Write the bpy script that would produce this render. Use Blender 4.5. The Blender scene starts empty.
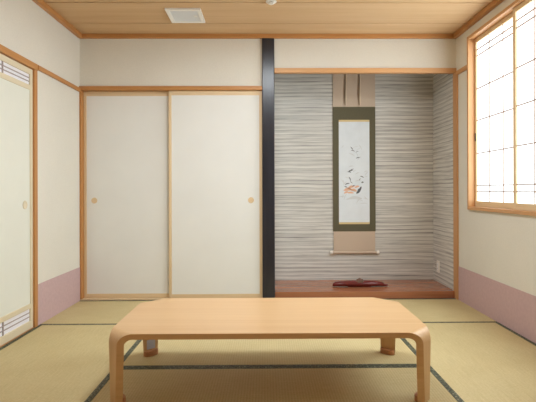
import bpy, bmesh, math, random
from mathutils import Vector, Matrix
random.seed(7)
SC = bpy.context.scene
COL = SC.collection

# ------------------------------------------------------------------ colours and materials
def lin(c):
    c /= 255.0
    return c / 12.92 if c <= 0.04045 else ((c + 0.055) / 1.055) ** 2.4
def rgb(r, g, b):
    return (lin(r), lin(g), lin(b), 1.0)

def new_mat(name, rough=0.6, spec=0.3):
    m = bpy.data.materials.new(name); m.use_nodes = True
    nt = m.node_tree; b = nt.nodes['Principled BSDF']
    b.inputs['Roughness'].default_value = rough
    b.inputs['Specular IOR Level'].default_value = spec
    return m, nt, b

def coords(nt, scale=(1, 1, 1), out='Object', rot=(0, 0, 0)):
    tc = nt.nodes.new('ShaderNodeTexCoord'); mp = nt.nodes.new('ShaderNodeMapping')
    mp.inputs['Scale'].default_value = scale; mp.inputs['Rotation'].default_value = rot
    nt.links.new(tc.outputs[out], mp.inputs['Vector'])
    return mp.outputs['Vector']

def noise(nt, vec, scale, detail=3.0, rough=0.5, dist=0.0):
    n = nt.nodes.new('ShaderNodeTexNoise'); n.inputs['Scale'].default_value = scale
    n.inputs['Detail'].default_value = detail; n.inputs['Roughness'].default_value = rough
    n.inputs['Distortion'].default_value = dist
    nt.links.new(vec, n.inputs['Vector']); return n.outputs['Fac']

def ramp(nt, fac, stops):
    r = nt.nodes.new('ShaderNodeValToRGB'); e = r.color_ramp.elements
    while len(e) < len(stops): e.new(0.5)
    for i, (p, c) in enumerate(stops): e[i].position = p; e[i].color = c
    nt.links.new(fac, r.inputs['Fac']); return r.outputs['Color']

def mixc(nt, fac, a, b, mode='MIX'):
    m = nt.nodes.new('ShaderNodeMix'); m.data_type = 'RGBA'; m.blend_type = mode
    if isinstance(fac, float): m.inputs[0].default_value = fac
    else: nt.links.new(fac, m.inputs[0])
    for k, v in ((6, a), (7, b)):
        if isinstance(v, tuple): m.inputs[k].default_value = v
        else: nt.links.new(v, m.inputs[k])
    return m.outputs[2]

def bump(nt, b, h, strength, dist=0.002):
    n = nt.nodes.new('ShaderNodeBump'); n.inputs['Strength'].default_value = strength
    n.inputs['Distance'].default_value = dist
    nt.links.new(h, n.inputs['Height']); nt.links.new(n.outputs['Normal'], b.inputs['Normal'])

def wood(name, a, bcol, axis='X', rough=0.45, fine=60.0, along=2.0, spec=0.35, coat=0.0):
    m, nt, b = new_mat(name, rough, spec)
    s = [fine] * 3; s['XYZ'.index(axis)] = along
    v = coords(nt, tuple(s))
    f1 = noise(nt, v, 1.0, 5, 0.6, 0.4)
    s2 = [fine * .14] * 3; s2['XYZ'.index(axis)] = along * .3
    f2 = noise(nt, coords(nt, tuple(s2)), 1.0, 2, 0.5, 0.8)
    c1 = ramp(nt, f1, [(0.3, bcol), (0.68, a)])
    c = mixc(nt, 0.4, c1, ramp(nt, f2, [(0.35, bcol), (0.6, a)]))
    nt.links.new(c, b.inputs['Base Color'])
    bump(nt, b, f1, 0.08)
    if coat: b.inputs['Coat Weight'].default_value = coat; b.inputs['Coat Roughness'].default_value = 0.2
    return m

def plain(name, c, rough=0.5, spec=0.3, var=0.04, scale=8.0, bmp=0.0, bscale=300.0):
    m, nt, b = new_mat(name, rough, spec)
    f = noise(nt, coords(nt), scale, 3)
    d = tuple(x * (1 - var) for x in c[:3]) + (1.0,); l = tuple(min(1, x * (1 + var)) for x in c[:3]) + (1.0,)
    nt.links.new(ramp(nt, f, [(0.3, d), (0.7, l)]), b.inputs['Base Color'])
    if bmp: bump(nt, b, noise(nt, coords(nt), bscale, 2), bmp)
    return m

def plaster(name, c, weave=True):
    m, nt, b = new_mat(name, 0.85, 0.15)
    f = noise(nt, coords(nt), 2.5, 3)
    g = noise(nt, coords(nt, (220, 220, 90)), 1.0, 2)
    d = tuple(x * .97 for x in c[:3]) + (1.0,)
    base = ramp(nt, f, [(0.35, d), (0.65, c)])
    nt.links.new(mixc(nt, 0.06, base, ramp(nt, g, [(0.3, rgb(120, 110, 90)), (0.7, rgb(255, 250, 235))])), b.inputs['Base Color'])
    bump(nt, b, g, 0.12, 0.001)
    return m

def wallpaper(name):
    m, nt, b = new_mat(name, 0.8, 0.15)
    wv = nt.nodes.new('ShaderNodeTexWave'); wv.wave_type = 'BANDS'; wv.bands_direction = 'Z'; wv.wave_profile = 'SAW'
    wv.inputs['Scale'].default_value = 8.0; wv.inputs['Distortion'].default_value = 3.0
    wv.inputs['Detail'].default_value = 2.0; wv.inputs['Detail Scale'].default_value = 0.25
    nt.links.new(coords(nt, (1.0, 1.0, 1.0)), wv.inputs['Vector'])
    f1 = noise(nt, coords(nt, (0.7, 0.7, 64)), 1.0, 4, 0.65, 0.1)
    f2 = noise(nt, coords(nt, (3.0, 3.0, 85)), 1.0, 3, 0.7, 0.1)
    c0 = ramp(nt, wv.outputs['Fac'], [(0.0, rgb(238, 237, 232)), (0.5, rgb(228, 226, 220)), (0.8, rgb(186, 183, 178)), (0.94, rgb(112, 111, 112))])
    c1 = ramp(nt, f1, [(0.36, rgb(122, 121, 121)), (0.46, rgb(198, 195, 190)), (0.54, rgb(228, 226, 221)), (0.66, rgb(240, 238, 233))])
    c2 = ramp(nt, f2, [(0.34, rgb(116, 115, 116)), (0.5, rgb(216, 213, 208)), (0.7, rgb(238, 236, 231))])
    c = mixc(nt, 0.5, c1, c0); c = mixc(nt, 0.28, c, c2)
    c = mixc(nt, 1.0, c, (.88, .875, .86, 1), 'MULTIPLY')
    nt.links.new(c, b.inputs['Base Color'])
    bump(nt, b, f2, 0.25)
    return m

def tatami_mat(name, axis):
    m, nt, b = new_mat(name, 0.62, 0.3)
    # rush strands run across the mat, warp threads make fine rows along it
    s = (6, 420, 1) if axis == 'X' else (420, 6, 1)
    f = noise(nt, coords(nt, s), 1.0, 3, 0.6)
    w = noise(nt, coords(nt, (90, 90, 1)), 1.0, 2)
    big = noise(nt, coords(nt, (3, 3, 1)), 1.0, 3)
    wv = nt.nodes.new('ShaderNodeTexWave'); wv.wave_type = 'BANDS'; wv.bands_direction = 'X' if axis == 'X' else 'Y'
    wv.inputs['Scale'].default_value = 22.0; wv.inputs['Distortion'].default_value = 0.3
    nt.links.new(coords(nt), wv.inputs['Vector'])
    c = ramp(nt, f, [(0.3, rgb(178, 160, 112)), (0.7, rgb(212, 196, 150))])
    c = mixc(nt, 0.25, c, ramp(nt, w, [(0.35, rgb(172, 154, 108)), (0.65, rgb(216, 202, 158))]))
    c = mixc(nt, 0.3, c, ramp(nt, big, [(0.3, rgb(186, 168, 120)), (0.7, rgb(210, 196, 150))]))
    c = mixc(nt, 0.12, c, wv.outputs['Color'], 'SOFT_LIGHT')
    nt.links.new(c, b.inputs['Base Color'])
    bump(nt, b, wv.outputs['Fac'], 0.25, 0.001)
    return m

def brocade(name):
    m, nt, b = new_mat(name, 0.6, 0.3)
    v = nt.nodes.new('ShaderNodeTexVoronoi'); v.inputs['Scale'].default_value = 75.0
    v.inputs['Randomness'].default_value = 0.55
    nt.links.new(coords(nt), v.inputs['Vector'])
    ch = nt.nodes.new('ShaderNodeTexChecker'); ch.inputs['Scale'].default_value = 62.0
    nt.links.new(coords(nt), ch.inputs['Vector'])
    c = ramp(nt, v.outputs['Distance'], [(0.28, rgb(148, 148, 122)), (0.5, rgb(60, 60, 46))])
    c = mixc(nt, ch.outputs['Fac'], c, rgb(86, 90, 72))
    nt.links.new(c, b.inputs['Base Color'])
    return m

M = {}
M['plaster'] = plaster('cream fabric wallpaper', rgb(223, 220, 210))
M['dado'] = plain('mauve dado paper', rgb(194, 167, 168), 0.8, 0.15, 0.04, 40)
M['trim'] = wood('honey cedar trim Y', rgb(192, 140, 86), rgb(172, 116, 62), 'Y', 0.42)
M['trimx'] = wood('honey cedar trim X', rgb(192, 140, 86), rgb(172, 116, 62), 'X', 0.42)
M['trimz'] = wood('honey cedar trim Z', rgb(192, 140, 86), rgb(172, 116, 62), 'Z', 0.42)
M['palex'] = wood('pale cedar X', rgb(206, 160, 112), rgb(190, 140, 92), 'X', 0.42)
M['paley'] = wood('pale cedar Y', rgb(206, 160, 112), rgb(190, 140, 92), 'Y', 0.42)
M['palez'] = wood('pale cedar Z', rgb(206, 160, 112), rgb(190, 140, 92), 'Z', 0.42)
M['framex'] = wood('pale spruce frame X', rgb(224, 201, 164), rgb(211, 184, 144), 'X', 0.5)
M['framez'] = wood('pale spruce frame Z', rgb(224, 201, 164), rgb(211, 184, 144), 'Z', 0.5)
M['framey'] = wood('pale spruce frame Y', rgb(224, 201, 164), rgb(211, 184, 144), 'Y', 0.5)
M['doorz'] = wood('cream door frame Z', rgb(222, 212, 186), rgb(212, 198, 168), 'Z', 0.5)
M['doory'] = wood('cream door frame Y', rgb(222, 212, 186), rgb(212, 198, 168), 'Y', 0.5)
M['ceil'] = wood('ceiling cedar board', rgb(208, 175, 134), rgb(194, 158, 116), 'X', 0.55, 40, 1.2)
M['groove'] = plain('dark board joint', rgb(120, 84, 48), 0.8)
M['fusuma'] = plain('fusuma paper', rgb(228, 229, 226), 0.75, 0.2, 0.02, 3, 0.1, 200)
M['doorpaper'] = plain('pale door sheet', rgb(226, 228, 218), 0.7, 0.2, 0.02, 3)
M['vent_paper'] = plain('pale lavender vent backing', rgb(240, 240, 248), 0.7)
M['slat'] = wood('vent slat wood', rgb(172, 160, 156), rgb(150, 138, 136), 'Y', 0.6)
M['pillar'] = wood('black lacquered post', rgb(46, 45, 52), rgb(30, 30, 36), 'Z', 0.28, 90, 3, 0.5)
M['toko'] = wood('red brown alcove board', rgb(174, 114, 80), rgb(144, 88, 58), 'X', 0.25, 50, 1.5, 0.5, 0.3)
M['wallpaper'] = wallpaper('striated grey alcove paper')
M['tat_x'] = tatami_mat('igusa rush along X', 'X')
M['tat_y'] = tatami_mat('igusa rush along Y', 'Y')
M['heri'] = brocade('dark green brocade border')
M['table'] = wood('honey bentwood veneer', rgb(216, 180, 134), rgb(205, 164, 116), 'X', 0.33, 45, 1.2, 0.4)
M['tableleg'] = wood('honey bentwood ply', rgb(216, 179, 132), rgb(202, 161, 112), 'Z', 0.33, 60, 2, 0.4)
M['ply'] = wood('darker ply edge', rgb(221, 180, 130), rgb(206, 162, 112), 'X', 0.4, 80, 2, 0.4)
M['foot'] = plain('brown wood foot', rgb(184, 132, 92), 0.55)
M['white'] = plain('white plastic', rgb(238, 238, 236), 0.4, 0.4, 0.01)
M['greyplastic'] = plain('grey white grille', rgb(228, 231, 234), 0.5, 0.4, 0.01)
M['dark'] = plain('dark metal', rgb(40, 38, 36), 0.4, 0.5)
M['ivory'] = plain('ivory plastic', rgb(236, 230, 220), 0.4, 0.4, 0.01)
M['tan'] = plain('tan silk', rgb(196, 176, 156), 0.75, 0.2, 0.05, 120, 0.2)
M['pale_silk'] = plain('pale silk', rgb(208, 188, 164), 0.75)
M['shadow_brown'] = plain('brown streamer shadow', rgb(112, 92, 74), 0.75)  # shade beside the scroll streamers, put in as a dark colour
M['olive'] = plain('olive green silk', rgb(96, 90, 70), 0.75, 0.2, 0.06, 150, 0.2)
M['washi'] = plain('white picture paper', rgb(227, 235, 242), 0.8, 0.15, 0.03, 10)
M['gold'] = plain('pale gold band', rgb(212, 190, 140), 0.6)
M['ink'] = plain('dark ink', rgb(104, 108, 114), 0.8)
M['inkpale'] = plain('pale grey ink', rgb(212, 217, 221), 0.8)
M['orange'] = plain('orange ink wash', rgb(228, 184, 156), 0.8)
M['maroon'] = wood('maroon lacquer', rgb(118, 44, 40), rgb(92, 30, 30), 'X', 0.22, 60, 2, 0.5)
M['carve'] = plain('brown carved wood', rgb(112, 82, 66), 0.5, 0.3, 0.2, 60, 0.4, 80)
M['sticker'] = plain('pale blue label', rgb(190, 194, 204), 0.5)
M['hall'] = wood('hall floor board', rgb(196, 164, 116), rgb(176, 142, 96), 'X', 0.4)
M['kumiko'] = plain('thin brown lattice wood', rgb(150, 126, 112), 0.6)

def emit(name, c, s):
    m, nt, b = new_mat(name, 0.8, 0.1)
    b.inputs['Base Color'].default_value = c
    b.inputs['Emission Color'].default_value = c
    b.inputs['Emission Strength'].default_value = s
    return m
WIN = 3.6
M['lamp'] = emit('lit lamp diffuser', (0.90, 0.96, 1.0, 1), 26.0)
M['shoji'] = emit('daylit shoji paper', (0.84, 0.94, 1.0, 1), WIN)

# ------------------------------------------------------------------ mesh helpers
class MB:
    """collects shapes in world coordinates, links them as one mesh under a parent"""
    def __init__(s): s.bm = bmesh.new()
    def box(s, x0, x1, y0, y1, z0, z1):
        v = [s.bm.verts.new((x, y, z)) for z in (z0, z1) for y in (y0, y1) for x in (x0, x1)]
        for f in ((0, 2, 3, 1), (4, 5, 7, 6), (0, 1, 5, 4), (2, 6, 7, 3), (0, 4, 6, 2), (1, 3, 7, 5)):
            s.bm.faces.new([v[i] for i in f])
        return s
    def loft(s, rings, cap=True, closed=True):
        R = [[s.bm.verts.new(p) for p in r] for r in rings]
        n = len(R[0])
        for a, b in zip(R, R[1:]):
            for i in range(n if closed else n - 1):
                j = (i + 1) % n
                s.bm.faces.new((a[i], a[j], b[j], b[i]))
        if cap: s.bm.faces.new(R[0][::-1]); s.bm.faces.new(R[-1])
        return s
    def cyl(s, c, axis, r, h, n=32, r2=None):
        c = Vector(c); ax = Vector(axis).normalized(); u = ax.orthogonal().normalized(); w = ax.cross(u)
        r2 = r if r2 is None else r2
        ring = lambda rr, t: [tuple(c + ax * t + (u * math.cos(2 * math.pi * i / n) + w * math.sin(2 * math.pi * i / n)) * rr) for i in range(n)]
        return s.loft([ring(r, 0), ring(r2, h)])
    def lathe(s, c, axis, prof, n=32):
        c = Vector(c); ax = Vector(axis).normalized(); u = ax.orthogonal().normalized(); w = ax.cross(u)
        return s.loft([[tuple(c + ax * t + (u * math.cos(2 * math.pi * i / n) + w * math.sin(2 * math.pi * i / n)) * rr) for i in range(n)] for rr, t in prof])
    def ell(s, c, r, seg=16, ring=10):
        c = Vector(c)
        rs = []
        for k in range(ring + 1):
            a = -math.pi / 2 + math.pi * k / ring
            q = max(math.cos(a), 0.02)
            rs.append([(c.x + r[0] * q * math.cos(2 * math.pi * i / seg), c.y + r[1] * q * math.sin(2 * math.pi * i / seg), c.z + r[2] * math.sin(a)) for i in range(seg)])
        return s.loft(rs)
    def prism(s, poly, z0, z1):
        return s.loft([[(x, y, z0) for x, y in poly], [(x, y, z1) for x, y in poly]])
    def build(s, name, mat, parent=None, bevel=0.0, smooth=False, seg=2, edge=None):
        bm = s.bm
        bmesh.ops.recalc_face_normals(bm, faces=bm.faces)
        if bevel:
            ed = [e for e in bm.edges if len(e.link_faces) == 2 and e.calc_face_angle(0) > 0.5]
            bmesh.ops.bevel(bm, geom=ed, offset=bevel, segments=seg, profile=0.6, affect='EDGES', clamp_overlap=True)
        off = Vector((0, 0, 0))
        p = parent
        while p is not None: off = off + p.location; p = p.parent
        if parent is not None:
            bmesh.ops.translate(bm, verts=bm.verts, vec=-off)
        else:
            xs = [v.co for v in bm.verts]
            mn = Vector((min(v.x for v in xs), min(v.y for v in xs), min(v.z for v in xs)))
            mx = Vector((max(v.x for v in xs), max(v.y for v in xs), max(v.z for v in xs)))
            off = Vector(((mn.x + mx.x) / 2, (mn.y + mx.y) / 2, mn.z))
            bmesh.ops.translate(bm, verts=bm.verts, vec=-off)
        me = bpy.data.meshes.new(name); bm.to_mesh(me); bm.free()
        me.materials.append(mat)
        if edge is not None:      # cut ply edges lie in the planes of the table's four sides
            me.materials.append(edge)
            for f in me.polygons:
                if max(abs(f.normal.x), abs(f.normal.y)) > .95: f.material_index = 1
        if smooth:
            for f in me.polygons: f.use_smooth = True
            me.set_sharp_from_angle(angle=math.radians(40))
        o = bpy.data.objects.new(name, me); COL.objects.link(o)
        if parent is not None: o.parent = parent
        else: o.location = off
        return o

def tag(o, label=None, cat=None, group=None, kind=None):
    if label: o['label'] = label
    if cat: o['category'] = cat
    if group: o['group'] = group
    if kind: o['kind'] = kind
    return o
def thing(name, loc, label, cat, group=None, kind=None):
    o = bpy.data.objects.new(name, None); COL.objects.link(o)
    o.location = loc; o.empty_display_size = 0.1
    return tag(o, label, cat, group, kind)
def struct(name, mb, mat, label, cat, **k):
    return tag(mb.build(name, mat, **k), label, cat, None, 'structure')

# ------------------------------------------------------------------ measures (metres)
XL, XR, D, DT = -1.684, 1.735, 4.329, 4.904
ZC, ZM = 2.405, 2.364          # ceiling, underside of its cornice
PX0, PX1 = -0.033, 0.079       # black post
XT = 1.727                     # alcove side wall
YF = -0.95                     # wall behind the viewer
W = 0.12

# ------------------------------------------------------------------ shell
b = MB().box(XL - .1, XR + .1, YF - .1, DT + .1, -.12, -.052).box(XL - .1, XR + .1, YF - .1, 1.80, -.052, 0)
struct('floor', b, M['hall'], 'wooden floor under the straw mats', 'floor')

b = MB().box(XL - .1, XR + .1, YF - .1, DT + .1, ZC + .012, ZC + .08)
ce = struct('ceiling', b, M['groove'], 'boarded cedar ceiling with dark joints', 'ceiling')
m = MB(); y = 4.03 - .44 * 12; ys = [YF]
while y < D:
    if y > YF: ys.append(y)
    y += .44
ys.append(D + .02)
for a, c in zip(ys, ys[1:]): m.box(XL, XR, a + .006, c - .006, ZC, ZC + .014)
m.build('ceiling_board', M['ceil'], ce)

# left wall: y < 2.60 plain, opening for the door, then plain up to the corner
DY0, DY1 = 2.655, 3.468
m = MB().box(XL - W, XL, YF, DY0 - .06, 0, ZM + .05).box(XL - W, XL, DY1 + .03, D + .1, 0, ZM + .05).box(XL - W, XL, DY0 - .06, DY1 + .03, 1.90, ZM + .05)
struct('wall_left', m, M['plaster'], 'cream papered wall on the left above the mauve dado', 'wall')
m = MB().box(XL, XL + .004, DY1 + .048, D - .012, 0, .303).box(XL, XL + .004, YF, DY0 - .06, 0, .303)
struct('baseboard_left', m, M['dado'], 'mauve dado band along the foot of the left wall', 'dado')

# back wall above the sliding doors and above the alcove header
m = MB().box(XL, PX0 + .01, D, D + W, 1.92, ZM + .05).box(PX1 - .01, XR, D, D + .05, 2.09, ZM + .05)
m.box(XL - W, PX0, D + .10, D + .18, 0, 1.92)
struct('wall_back', m, M['plaster'], 'cream papered wall above the sliding doors and the alcove', 'wall')

# alcove walls
m = MB().box(PX1 - .1, XT + .1, DT, DT + .1, 0, ZC + .05)
struct('wall_alcove_back', m, M['wallpaper'], 'grey striated paper wall behind the hanging scroll', 'wall')
m = MB().box(XT, XT + .1, D + .035, DT, 0, ZC + .05)
struct('wall_alcove_right', m, M['wallpaper'], 'grey striated paper side wall of the alcove with the wall socket', 'wall')
m = MB().box(PX1 - .1, PX1, D + .092, DT, 0, ZC + .05)
struct('wall_alcove_left', m, M['wallpaper'], 'grey striated paper side wall of the alcove behind the black post', 'wall')

# right wall with the window hole
WY0, WY1, WZ0, WZ1 = 1.90, 4.012, .85, 2.262
m = MB().box(XR, XR + W, YF, WY0 - .02, 0, ZM + .05).box(XR, XR + W, WY1 + .015, D + .035, 0, ZM + .05)
m.box(XR, XR + W, WY0 - .02, WY1 + .015, 0, WZ0 - .02).box(XR, XR + W, WY0 - .02, WY1 + .015, WZ1 + .015, ZM + .05)
struct('wall_right', m, M['plaster'], 'cream papered wall around the lattice window', 'wall')
m = MB().box(XR - .004, XR, YF, 4.274, 0, .303)
struct('baseboard_right', m, M['dado'], 'mauve dado band below the lattice window', 'dado')

# wall behind the viewer
m = MB().box(XL - W, XR + W, YF - W, YF, 0, ZC + .05)
struct('wall_front', m, M['plaster'], 'plain cream wall facing the alcove', 'wall')

# cornice strips
m = MB().box(XL, XR, D - .030, D, ZM + .003, ZC)
struct('trim_1', m, M['trimx'], 'cedar cornice along the top of the back wall', 'cornice', bevel=.003)
m = MB().box(XL, XL + .035, YF, D - .035, ZM, ZC)
struct('trim_2', m, M['trim'], 'cedar cornice along the top of the left wall', 'cornice', bevel=.003)
m = MB().box(XR - .035, XR, YF, D - .035, ZM, ZC)
struct('trim_3', m, M['trim'], 'cedar cornice above the lattice window', 'cornice', bevel=.003)
# rail on the left wall
m = MB().box(XL, XL + .018, DY1 + .048, D - .02, 1.883, 1.916)
struct('trim_4', m, M['trim'], 'cedar rail on the left wall from door post to corner', 'rail', bevel=.003)
m = MB().box(XL - .05, XL + .013, YF, DY1 + .048, 1.872, 1.918)
struct('trim_5', m, M['trim'], 'cedar lintel over the vented door', 'lintel', bevel=.003)
m = MB().box(XL - .06, XL + .009, DY1, DY1 + .048, 0, 1.872)
struct('trim_6', m, M['trimz'], 'cedar post between the vented door and the mauve dado', 'door post', bevel=.003)
m = MB().box(XL - .06, XL + .016, DY0 - .06, DY0, 0, 1.872)
struct('trim_7', m, M['trimz'], 'cedar post on the near side of the vented door', 'door post', bevel=.003)
# header rail and sill of the back sliding doors, corner post
m = MB().box(XL, PX0, D - .02, D + .085, 1.901, 1.936)
struct('trim_8', m, M['trimx'], 'cedar lintel over the two plain sliding doors', 'lintel', bevel=.003)
m = MB().box(XL, PX0, D - .006, D + .085, -.04, .012)
struct('trim_9', m, M['framex'], 'grooved wooden sill under the two plain sliding doors', 'sill', bevel=.002)
m = MB().box(XL, XL + .017, D - .010, D + .1, .012, 1.901)
struct('trim_10', m, M['trimz'], 'thin cedar post in the corner beside the sliding doors', 'post', bevel=.002)
cw0 = .028
# alcove header, right post, rail on right wall
m = MB().box(PX1, XR, D - .016, D + .034, 2.0562, 2.099)
struct('trim_11', m, M['palex'], 'cedar header beam across the top of the alcove', 'beam', bevel=.003)
m = MB().box(1.720, XR + .001, 4.275, D + .034, .001, 2.056)
struct('trim_12', m, M['palez'], 'cedar post at the right edge of the alcove', 'post', bevel=.003)
m = MB().box(XR - .018, XR, WY1 + cw0, 4.2745, 2.024, 2.062)
struct('trim_13', m, M['paley'], 'short cedar rail between the alcove post and the window casing', 'rail', bevel=.003)
m = MB().box(XL - .06, XL + .001, DY0, DY1, -.04, .006)
struct('trim_14', m, M['trim'], 'wooden threshold under the vented door', 'threshold')

# black post and alcove board
m = MB().box(PX0, PX1, D - .02, D + .09, 0, ZC - .001)
tag(m.build('alcove_post', M['pillar'], bevel=.006), 'tall black lacquered post between the sliding doors and the alcove', 'post')
t = thing('alcove_board', ((PX1 + XT) / 2, D + .3, 0), 'polished red-brown wooden board raised along the alcove floor', 'board')
MB().box(PX1, 1.720, D + .004, D + .075, 0, .066).build('front_edge', M['toko'], t, bevel=.004)
MB().box(PX1, XT, D + .0755, DT, .02, .066).build('board', M['toko'], t)

# ------------------------------------------------------------------ sliding doors at the back
def pull(mb_parent, c, axis, r=.027, mat='framex'):
    h = MB().lathe(c, axis, [(r, 0), (r, .003), (r * .82, .004), (r * .74, .0015), (r * .2, .0012)], 28).build('door_pull', M[mat], mb_parent, smooth=True)
    h['label'] = 'round recessed wooden finger pull'
    return h

def fusuma(name, x0, x1, y0, px, label):
    t = thing(name, ((x0 + x1) / 2, y0, .012), label, 'sliding door', None, 'structure')
    z0, z1, th = .013, 1.900, .02
    MB().box(x0 + .02, x1 - .02, y0 + .003, y0 + th - .003, z0 + .02, z1 - .02).build('panel', M['fusuma'], t)
    f = MB().box(x0, x0 + .026, y0, y0 + th, z0, z1).build('stile', M['framez'], t, bevel=.002)
    f = MB().box(x1 - .026, x1, y0, y0 + th, z0, z1).build('stile', M['framez'], t, bevel=.002)
    MB().box(x0 + .026, x1 - .026, y0, y0 + th, z1 - .042, z1).build('top_rail', M['framex'], t, bevel=.002)
    MB().box(x0 + .026, x1 - .026, y0, y0 + th, z0, z0 + .036).build('bottom_rail', M['framex'], t, bevel=.002)
    pull(t, (px, y0 + .003, .902), (0, -1, 0))
fusuma('door_1', -1.666, -.835, D + .045, -1.571, 'plain cream sliding door set back beside the corner, finger pull at its corner-side edge')
fusuma('door_2', -.884, PX0 - .001, D + .012, -.137, 'plain cream sliding door beside the black post, overlapping the door next to it')

# vented door in the left wall
t = thing('door_3', (XL, (DY0 + DY1) / 2, 0), 'pale sliding door in the left wall with slatted vents at top and foot', 'sliding door', None, 'structure')
xa, xb = XL - .03, XL - .004
yc = (DY0 + DY1) / 2
Z = [.006, .06, .15, .185, 1.715, 1.75, 1.828, 1.868]
MB().box(xa, xb, DY1 - .036, DY1, Z[0], Z[7]).build('stile', M['doorz'], t, bevel=.002)
MB().box(xa, xb, DY0, DY0 + .036, Z[0], Z[7]).build('stile', M['doorz'], t, bevel=.002)
MB().box(xa, xb, DY0 + .036, DY1 - .036, Z[0], Z[1]).build('bottom_rail', M['doory'], t, bevel=.002)
MB().box(xa, xb, DY0 + .036, DY1 - .036, Z[6], Z[7]).build('top_rail', M['doory'], t, bevel=.002)
MB().box(xa, xb, DY0 + .036, DY1 - .036, Z[2], Z[3]).build('cross_rail', M['doory'], t, bevel=.002)
MB().box(xa, xb, DY0 + .036, DY1 - .036, Z[4], Z[5]).build('cross_rail', M['doory'], t, bevel=.002)
MB().box(xa + .006, xb - .005, DY0 + .036, DY1 - .036, Z[3], Z[4]).build('panel', M['doorpaper'], t)
for za, zb in ((Z[1], Z[2]), (Z[5], Z[6])):
    v = MB().box(xa + .008, xa + .016, DY0 + .036, DY1 - .036, za, zb).build('vent', M['vent_paper'], t)
    m = MB()
    for k in range(1, 3):
        z = za + (zb - za) * k / 3
        m.box(xb - .0099, xb - .006, DY0 + .036, DY1 - .036, z - .0032, z + .0032)
    for dy in (-.024, .024): m.box(xb - .0099, xb - .004, yc + dy - .005, yc + dy + .005, za, zb)
    m.build('vent_lattice', M['slat'], v)
pull(t, (xb - .005, 3.362, .893), (1, 0, 0), .03, 'doorz')

# ------------------------------------------------------------------ lattice window
cx0, cx1 = XR - .024, XR + .11
t = thing('trim_15', (XR, (WY0 + WY1) / 2, WZ0), 'cedar casing around the lattice window', 'window casing', None, 'structure')
cw = .026
MB().box(cx0, cx1, WY1, WY1 + cw, WZ0 - .028, WZ1 + .026).build('side_casing', M['palez'], t, bevel=.004)
MB().box(cx0, cx1, WY0 - cw, WY0, WZ0 - .028, WZ1 + .026).build('side_casing', M['palez'], t, bevel=.004)
MB().box(cx0, cx1, WY0, WY1, WZ1, WZ1 + .026).build('head_casing', M['paley'], t, bevel=.004)
MB().box(cx0, cx1, WY0, WY1, WZ0 - .028, WZ0).build('sill', M['paley'], t, bevel=.004)

def shoji(name, y0, y1, x0, label, lock, sw=.034):
    """paper screen with thin lattice, y0 nearer the viewer, room face at x0"""
    t = thing(name, (x0, (y0 + y1) / 2, WZ0), label, 'window screen', None, 'structure')
    th = .024
    z0, z1 = WZ0 + .001, WZ1 - .001
    MB().box(x0, x0 + th, y0, y0 + sw, z0, z1).build('stile', M['framez'], t, bevel=.002)
    MB().box(x0, x0 + th, y1 - sw, y1, z0, z1).build('stile', M['framez'], t, bevel=.002)
    MB().box(x0, x0 + th, y0 + sw, y1 - sw, z0, z0 + .045).build('bottom_rail', M['framey'], t, bevel=.002)
    MB().box(x0, x0 + th, y0 + sw, y1 - sw, z1 - .035, z1).build('top_rail', M['framey'], t, bevel=.002)
    MB().box(x0 + .013, x0 + .015, y0 + sw, y1 - sw, z0 + .045, z1 - .035).build('paper', M['shoji'], t)
    m = MB()
    for z in (2.165, 2.114, 1.837, 1.572, 1.295, 1.026, .976):
        m.box(x0 + .004, x0 + .0128, y0 + sw, y1 - sw, z - .0036, z + .0036)
    for k in (1, 2):
        y = y0 + sw + (y1 - y0 - 2 * sw) * k / 3
        m.box(x0 + .007, x0 + .0128, y - .0032, y + .0032, z0 + .045, z1 - .035)
    m.build('lattice', M['kumiko'], t)
    if lock:
        p = MB().box(x0 - .004, x0 + .002, y1 - .022, y1 - .006, 1.40, 1.468).build('finger_pull', M['dark'], t, bevel=.003)
        p['label'] = 'small dark metal finger pull'
pw = .70
shoji('window_1', 3.302, 4.011, XR + .032, 'far paper lattice screen with the dark finger pull, nearest the alcove', True, .024)
shoji('window_2', 2.61, 3.334, XR + .004, 'near paper lattice screen, second from the alcove', False)

shoji('window_3', 1.90, 2.634, XR + .032, 'third paper lattice screen from the alcove', False)

# ------------------------------------------------------------------ tatami mats
def tatami(x0, x1, y0, y1, axis, label):
    g = .0008
    x0 += g; x1 -= g; y0 += g; y1 -= g
    t = thing('tatami_mat', ((x0 + x1) / 2, (y0 + y1) / 2, -.051), label, 'tatami mat', 'tatami mats on the floor')
    hw = .029
    if axis == 'X':
        MB().box(x0, x1, y0 + hw, y1 - hw, -.051, 0).build('rush_surface', M['tat_x'], t)
        for a in (y0, y1 - hw): MB().box(x0, x1, a, a + hw, -.051, .0004).build('border', M['heri'], t)
    else:
        MB().box(x0 + hw, x1 - hw, y0, y1, -.051, 0).build('rush_surface', M['tat_y'], t)
        for a in (x0, x1 - hw): MB().box(a, a + hw, y0, y1, -.051, .001).build('border', M['heri'], t)
ya, yb, yd = 1.803, 2.678, 3.538
xm = .026
tatami(XL, xm, yd, D - .006, 'X', 'straw mat lying along the foot of the two plain sliding doors')
tatami(xm, XR - .0005, yd, D + .003, 'X', 'straw mat lying along the front of the alcove board')
tatami(XL, -.826, ya, yd, 'Y', 'straw mat running along the vented door and left wall')
tatami(.894, XR, ya, yd, 'Y', 'straw mat running along the right wall under the window')
tatami(-.826, .894, yb, yd, 'X', 'straw mat under the rear half of the low table')
tatami(-.826, .894, ya, yb, 'X', 'straw mat under the front legs of the low table')

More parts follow.
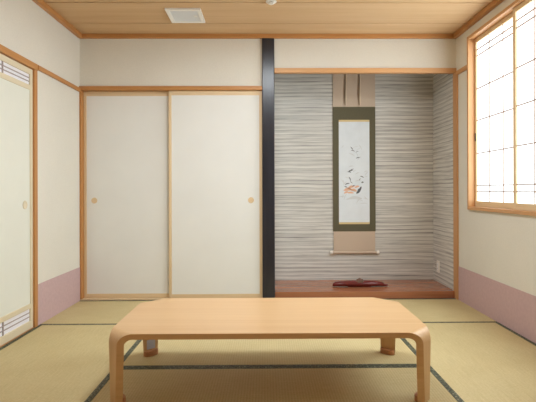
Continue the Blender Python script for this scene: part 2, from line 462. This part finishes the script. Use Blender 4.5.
# ------------------------------------------------------------------ low table
TX0, TX1, TY0, TY1, TZ, TT = -.742, .779, 2.200, 2.928, .330, .026
HALF = .037                     # half width of a leg's outer face
RO = .054                       # outer bend radius
t = thing('low_table', ((TX0 + TX1) / 2, (TY0 + TY1) / 2, 0), 'low honey-coloured bentwood table with rounded leg corners standing on the mats', 'table')
cc = (HALF + RO) * math.sqrt(2)
poly = [(TX0 + cc, TY0), (TX1 - cc, TY0), (TX1, TY0 + cc), (TX1, TY1 - cc), (TX1 - cc, TY1), (TX0 + cc, TY1), (TX0, TY1 - cc), (TX0, TY0 + cc)]
MB().prism(poly, TZ - TT, TZ).build('tabletop', M['table'], t, edge=M['ply'])
def bent_leg(kx, ky):
    corner = Vector((TX0 if kx < 0 else TX1, TY0 if ky < 0 else TY1))
    d = Vector((kx, ky)).normalized(); e = Vector((-d.y, d.x))
    # s = distance from the corner point inwards along the diagonal; half width there equals s
    rings = []
    TL = .024                       # the ply is planed thinner towards the foot
    def ring(so, zo, si, zi, tap=0.0):
        P = []
        for s, z, sg in ((so, zo, 1), (so, zo, -1), (si, zi, -1), (si, zi, 1)):
            q = corner - d * s + e * ((s - tap) * sg)
            P.append((q.x, q.y, z))
        return P
    N = 10
    s_c = HALF + RO
    for k in range(N + 1):
        a = math.pi / 2 * k / N
        ri = RO - TT - (TL - TT) * k / N
        rings.append(ring(s_c - RO * math.sin(a), TZ - RO + RO * math.cos(a), s_c - ri * math.sin(a), TZ - RO + ri * math.cos(a)))
    rings.append(ring(HALF, .001, HALF + TL, .001, .013))
    lg = MB().loft(rings).build('leg', M['tableleg'], t, smooth=True, edge=M['ply'])
    # foot block on the inner side and thin pad
    m = MB()
    q = lambda s, w: tuple(corner - d * s + e * w)
    N = 16
    P = [q(HALF + TL + .0004 + .030 * max(0, math.sin(math.pi * i / N)) ** .6, (HALF + TL - .016) * math.cos(math.pi * i / N)) for i in range(N + 1)]
    m.prism(P, 0.0008, .030)
    m.build('foot', M['foot'], lg, bevel=.003)
    if kx < 0 and ky > 0:
        s = HALF + TL + .0006
        A = [q(s, -.030), q(s, .026), q(s + .0008, .026), q(s + .0008, -.030)]
        st = MB().prism(A, .036, .092).build('sticker', M['sticker'], lg)
        st['label'] = 'pale blue-grey paper sticker'
for kx in (-1, 1):
    for ky in (-1, 1): bent_leg(kx, ky)

# ------------------------------------------------------------------ hanging scroll
sy = DT - .006
t = thing('hanging_scroll', (.908, DT, .34), 'long hanging scroll with olive border and pale flower-and-bird painting in the alcove', 'scroll')
x0, x1 = .690, 1.126
MB().box(x0, x1, sy - .003, sy, 1.848, 2.235).build('upper_cloth', M['tan'], t)
MB().box(x0 - .001, x1 + .001, sy - .0036, sy, .566, 1.8478).build('border_cloth', M['olive'], t)
MB().box(x0 + .004, x1 - .004, sy - .003, sy, .352, .5658).build('lower_cloth', M['tan'], t)
MB().cyl((x0 - .006, sy - .004, 2.238), (1, 0, 0), .008, x1 - x0 + .012, 16).build('top_rod', M['tan'], t, smooth=True)
rod = MB().cyl((x0 - .006, sy - .013, .35), (1, 0, 0), .0125, x1 - x0 + .012, 20).build('roller', M['tan'], t, smooth=True)
for xx, sg in ((x0 - .0065, -1), (x1 + .0065, 1)):
    k = MB().lathe((xx, sy - .013, .35), (sg, 0, 0), [(.0125, 0), (.019, .003), (.020, .024), (.016, .028)], 20).build('roller_knob', M['ivory'], rod, smooth=True)
    k['label'] = 'ivory roller end'
# two loose streamers, each with a dark strip modelled as its shadow line
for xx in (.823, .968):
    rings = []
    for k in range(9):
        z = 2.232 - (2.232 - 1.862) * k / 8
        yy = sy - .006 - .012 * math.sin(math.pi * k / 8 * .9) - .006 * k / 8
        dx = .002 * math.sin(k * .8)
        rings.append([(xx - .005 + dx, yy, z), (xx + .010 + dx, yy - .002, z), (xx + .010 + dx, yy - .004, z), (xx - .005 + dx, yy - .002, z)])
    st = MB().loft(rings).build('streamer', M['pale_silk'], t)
    MB().loft([[(a[0] - .0065, a[1], a[2]), (a[0] - .0005, a[1], a[2]), (a[0] - .0005, a[1] - .004, a[2]), (a[0] - .0065, a[1] - .004, a[2])] for a in [g[0] for g in rings]]).build('streamer_shadow', M['shadow_brown'], st)['label'] = 'dark brown strip standing for the shadow of the streamer'

# cord up to a hook
m = MB()
for xx in (.80, 1.01):
    a = Vector((xx, sy - .006, 2.244)); c = Vector((.908, sy - .006, 2.34))
    m.cyl(a, c - a, .002, (c - a).length, 8)
m.build('hanging_cord', M['olive'], t)
def stroke(m, u, v, a, l, w, n=9):
    """a tapered brush stroke on the paper: u, v metres, angle, length, width"""
    top, bot = [], []
    for k in range(n):
        s = k / (n - 1); ww = w * math.sin(math.pi * (.08 + .84 * s)) * .5
        bend = .10 * l * math.sin(math.pi * s)
        px = (s - .5) * l; py = bend
        X = lambda q: (u + px * math.cos(a) - (py + q) * math.sin(a), sy - .0048, v + px * math.sin(a) + (py + q) * math.cos(a))
        top.append(X(ww)); bot.append(X(-ww))
    vs = [m.bm.verts.new(p) for p in top + bot[::-1]]
    vs2 = [m.bm.verts.new((p.co.x, p.co.y + .0004, p.co.z)) for p in vs]
    k = len(vs)
    m.bm.faces.new(vs); m.bm.faces.new(vs2[::-1])
    for i in range(k): m.bm.faces.new((vs[i], vs2[i], vs2[(i + 1) % k], vs[(i + 1) % k]))
# painting: px positions on the photographed picture (338..370 x 120..224) mapped to metres
U = lambda px: .750 + (px - 338.5) / 31.3 * .316
V = lambda py: 1.714 - (py - 120) / 104 * 1.073
ink, pale, org = MB(), MB(), MB()
rnd = random.Random(3)
for px, py, l, w, a in ((351.5, 148.5, .05, .012, -1.0), (352.8, 151, .05, .009, -.3), (358, 158, .05, .012, .2), (357.2, 152, .04, .006, .4),
                        (350.5, 171, .06, .018, .35), (349, 172.2, .05, .012, -.2), (352, 169.8, .05, .008, .5),
                        (349.5, 179, .06, .012, -1.2), (347, 184, .06, .014, .3), (362, 177, .05, .012, -.4), (362.6, 182.5, .03, .02, .2), (360, 179.5, .03, .008, .9),
                        (359.6, 190.5, .075, .040, 1.05), (358, 192.5, .05, .03, .5), (361, 188, .04, .024, 1.4), (353.5, 186, .05, .010, .4), (351, 182.5, .04, .008, -.7), (345.5, 187, .04, .012, -.3)):
    stroke(ink, U(px), V(py), a, l * .8, w * .75)
for px, py, l, w, a in ((347.5, 190, .085, .034, .1), (351, 187.6, .08, .028, .35), (353.4, 190.5, .07, .030, -.2), (346, 192.6, .05, .02, .3), (357, 187, .05, .022, .3), (350.5, 193, .06, .02, 0)):
    stroke(org, U(px), V(py), a, l, w)
for k in range(26):
    px = rnd.uniform(341, 367); py = rnd.uniform(146, 205)
    stroke(pale, U(px), V(py), rnd.uniform(-1.2, 1.2), rnd.uniform(.03, .08), rnd.uniform(.004, .010))
stroke(pale, U(354), V(199), .05, .16, .03)
pm = MB().box(.750, 1.066, sy - .0042, sy - .0037, .641, 1.714)
counts = [len(pm.bm.faces)]
for m, dy in ((pale, .0004), (org, 0), (ink, -.0004)):     # brush marks lie on the paper as surface pattern of the picture
    bmesh.ops.translate(m.bm, verts=m.bm.verts, vec=(0, dy, 0))
    tmp = bpy.data.meshes.new('marks'); m.bm.to_mesh(tmp); m.bm.free()
    pm.bm.from_mesh(tmp); bpy.data.meshes.remove(tmp)
    counts.append(len(pm.bm.faces))
pic = pm.build('picture', M['washi'], t)
for k in ('inkpale', 'orange', 'ink'): pic.data.materials.append(M[k])
for f in pic.data.polygons:
    f.material_index = sum(f.index >= c for c in counts[:-1])
MB().box(.750, 1.066, sy - .0047, sy - .0043, 1.694, 1.714).build('gold_band', M['gold'], pic)
MB().box(.750, 1.066, sy - .0047, sy - .0043, .641, .661).build('gold_band', M['gold'], pic)

# ------------------------------------------------------------------ ornament on the alcove board
oz = .066; oy = 4.56
t = thing('lacquer_ornament', (.9, oy, oz), 'long dark red lacquered ornament with carved brown middle, lying on the alcove board', 'ornament')
rings = []
prof = [(.634, .006, .006), (.640, .016, .012), (.66, .026, .017), (.72, .036, .020), (.80, .044, .022), (.90, .048, .023), (1.0, .044, .022), (1.07, .036, .020), (1.112, .026, .016), (1.128, .016, .011), (1.136, .010, .008)]
for x, ry, rz in prof:
    rings.append([(x, oy + ry * math.cos(2 * math.pi * i / 20), oz + .004 + 1.25 * rz + 1.25 * rz * math.sin(2 * math.pi * i / 20)) for i in range(20)])
MB().loft(rings).build('body', M['maroon'], t, smooth=True)
MB().lathe((1.134, oy, oz + .015), (1, 0, 0), [(.007, 0), (.012, .006), (.012, .020), (.005, .032)], 16).build('tip', M['maroon'], t, smooth=True)
m = MB()
for dx, dy, dz, r in ((0, 0, .046, .026), (-.026, -.004, .036, .022), (.028, -.003, .036, .022), (-.012, -.016, .040, .018), (.014, -.016, .042, .018), (.0, .004, .060, .015), (-.018, .004, .053, .014), (.02, .004, .054, .014)):
    m.ell((.893 + dx, oy - .012 + dy, oz + dz * 1.2), (r, r * .9, r * .85), 14, 8)
m.build('carving', M['carve'], t, smooth=True)['label'] = 'brown carved knot in the middle'
MB().box(.78, 1.0, oy - .022, oy + .022, oz, oz + .010).build('stand', M['maroon'], t)

# ------------------------------------------------------------------ wall socket in the alcove
t = thing('wall_socket', (XT, 4.762, .165), 'small ivory wall socket low on the alcove side wall', 'socket')
MB().box(XT - .007, XT, 4.726, 4.798, .163, .281).build('plate', M['ivory'], t, bevel=.003)
MB().box(XT - .0095, XT - .0065, 4.746, 4.778, .185, .259).build('insert', M['white'], t, bevel=.001)
for z in (.205, .24):
    for yy in (4.757, 4.767): MB().box(XT - .0099, XT - .0094, yy - .001, yy + .001, z - .004, z + .004).build('slot', M['dark'], t)

# ------------------------------------------------------------------ ceiling vent and detector
t = thing('ceiling_vent', (-.64, 3.835, ZC), 'square white ventilation grille set in the board ceiling', 'vent')
vx0, vx1, vy0, vy1 = -.781, -.503, 3.69, 3.985
fw = .032
m = MB()
m.box(vx0, vx1, vy0, vy0 + fw, ZC - .016, ZC).box(vx0, vx1, vy1 - fw, vy1, ZC - .016, ZC)
m.box(vx0, vx0 + fw, vy0 + fw, vy1 - fw, ZC - .016, ZC).box(vx1 - fw, vx1, vy0 + fw, vy1 - fw, ZC - .016, ZC)
m.build('frame', M['white'], t, bevel=.003)
MB().box(vx0 + fw, vx1 - fw, vy0 + fw, vy1 - fw, ZC - .005, ZC).build('backing', M['greyplastic'], t)
m = MB()
k = vy0 + fw + .008
while k < vy1 - fw - .004:
    m.box(vx0 + fw, vx1 - fw, k, k + .007, ZC - .012, ZC - .0052); k += .0125
m.build('grille', M['greyplastic'], t)
MB().box(vx1 - fw - .042, vx1 - fw - .014, vy0 + .13, vy0 + .17, ZC - .0135, ZC - .0122).build('catch', M['white'], t)

t = thing('smoke_detector', (.042, 3.58, ZC), 'small round white detector on the ceiling in line with the black post', 'smoke detector')
MB().lathe((.042, 3.56, ZC), (0, 0, -1), [(.040, 0), (.041, .006), (.036, .010), (.024, .011)], 32).build('base', M['white'], t, smooth=True)
MB().lathe((.042, 3.56, ZC - .011), (0, 0, -1), [(.020, 0), (.020, .004)], 28).build('chamber', M['dark'], t, smooth=True)
MB().lathe((.042, 3.56, ZC - .015), (0, 0, -1), [(.024, 0), (.022, .005), (.014, .009), (.004, .010)], 28).build('cap', M['white'], t, smooth=True)

# ------------------------------------------------------------------ ceiling lamp of the room (over the table, higher than the frame)
LX, LY = .03, 2.90
t = thing('ceiling_lamp', (LX, LY, ZC), 'round white lamp on the ceiling over the low table', 'lamp')
MB().lathe((LX, LY, ZC), (0, 0, -1), [(.12, 0), (.26, .02), (.285, .045), (.285, .062), (.272, .062)], 48).build('housing', M['white'], t, smooth=True)
MB().lathe((LX, LY, ZC - .060), (0, 0, -1), [(.27, 0), (.27, .004), (.15, .010), (.005, .011)], 48).build('diffuser', M['lamp'], t, smooth=True)

# ------------------------------------------------------------------ world, camera, view
w = bpy.data.worlds.new('sky'); SC.world = w; w.use_nodes = True
w.node_tree.nodes['Background'].inputs['Color'].default_value = (0.75, 0.85, 1, 1)
w.node_tree.nodes['Background'].inputs['Strength'].default_value = 1.0

F_PX, CX, CY, YAW, PITCH, ROLL, H = 476.49, 270.87, 189.84, .0102, .0013, -.0028, .9898
cam = bpy.data.cameras.new('camera'); co = bpy.data.objects.new('camera', cam); COL.objects.link(co)
cam.sensor_width = 36.0; cam.sensor_fit = 'HORIZONTAL'; cam.lens = F_PX * 36 / 536
cam.shift_x = (268 - CX) / 536; cam.shift_y = (CY - 201) / 536
cam.clip_start = .05
X = Vector((math.cos(YAW), -math.sin(YAW), 0)); Y = Vector((math.sin(YAW), math.cos(YAW), 0)); Zv = Vector((0, 0, 1))
c, s = math.cos(PITCH), math.sin(PITCH); Y, Zv = c * Y + s * Zv, -s * Y + c * Zv
c, s = math.cos(ROLL), math.sin(ROLL); R, Up = c * X + s * Zv, -s * X + c * Zv
co.matrix_world = Matrix(((R.x, Up.x, -Y.x, 0), (R.y, Up.y, -Y.y, 0), (R.z, Up.z, -Y.z, H), (0, 0, 0, 1)))
SC.camera = co
SC.view_settings.view_transform = 'Standard'; SC.view_settings.look = 'None'
SC.view_settings.exposure = 0.80; SC.view_settings.gamma = 1.0; SC.view_settings.use_curve_mapping = False
SC.cycles.max_bounces = 10; SC.cycles.diffuse_bounces = 8
SC.cycles.use_denoising = True
SC.cycles.sample_clamp_direct = 0.85   # the window paper clips like the photograph's
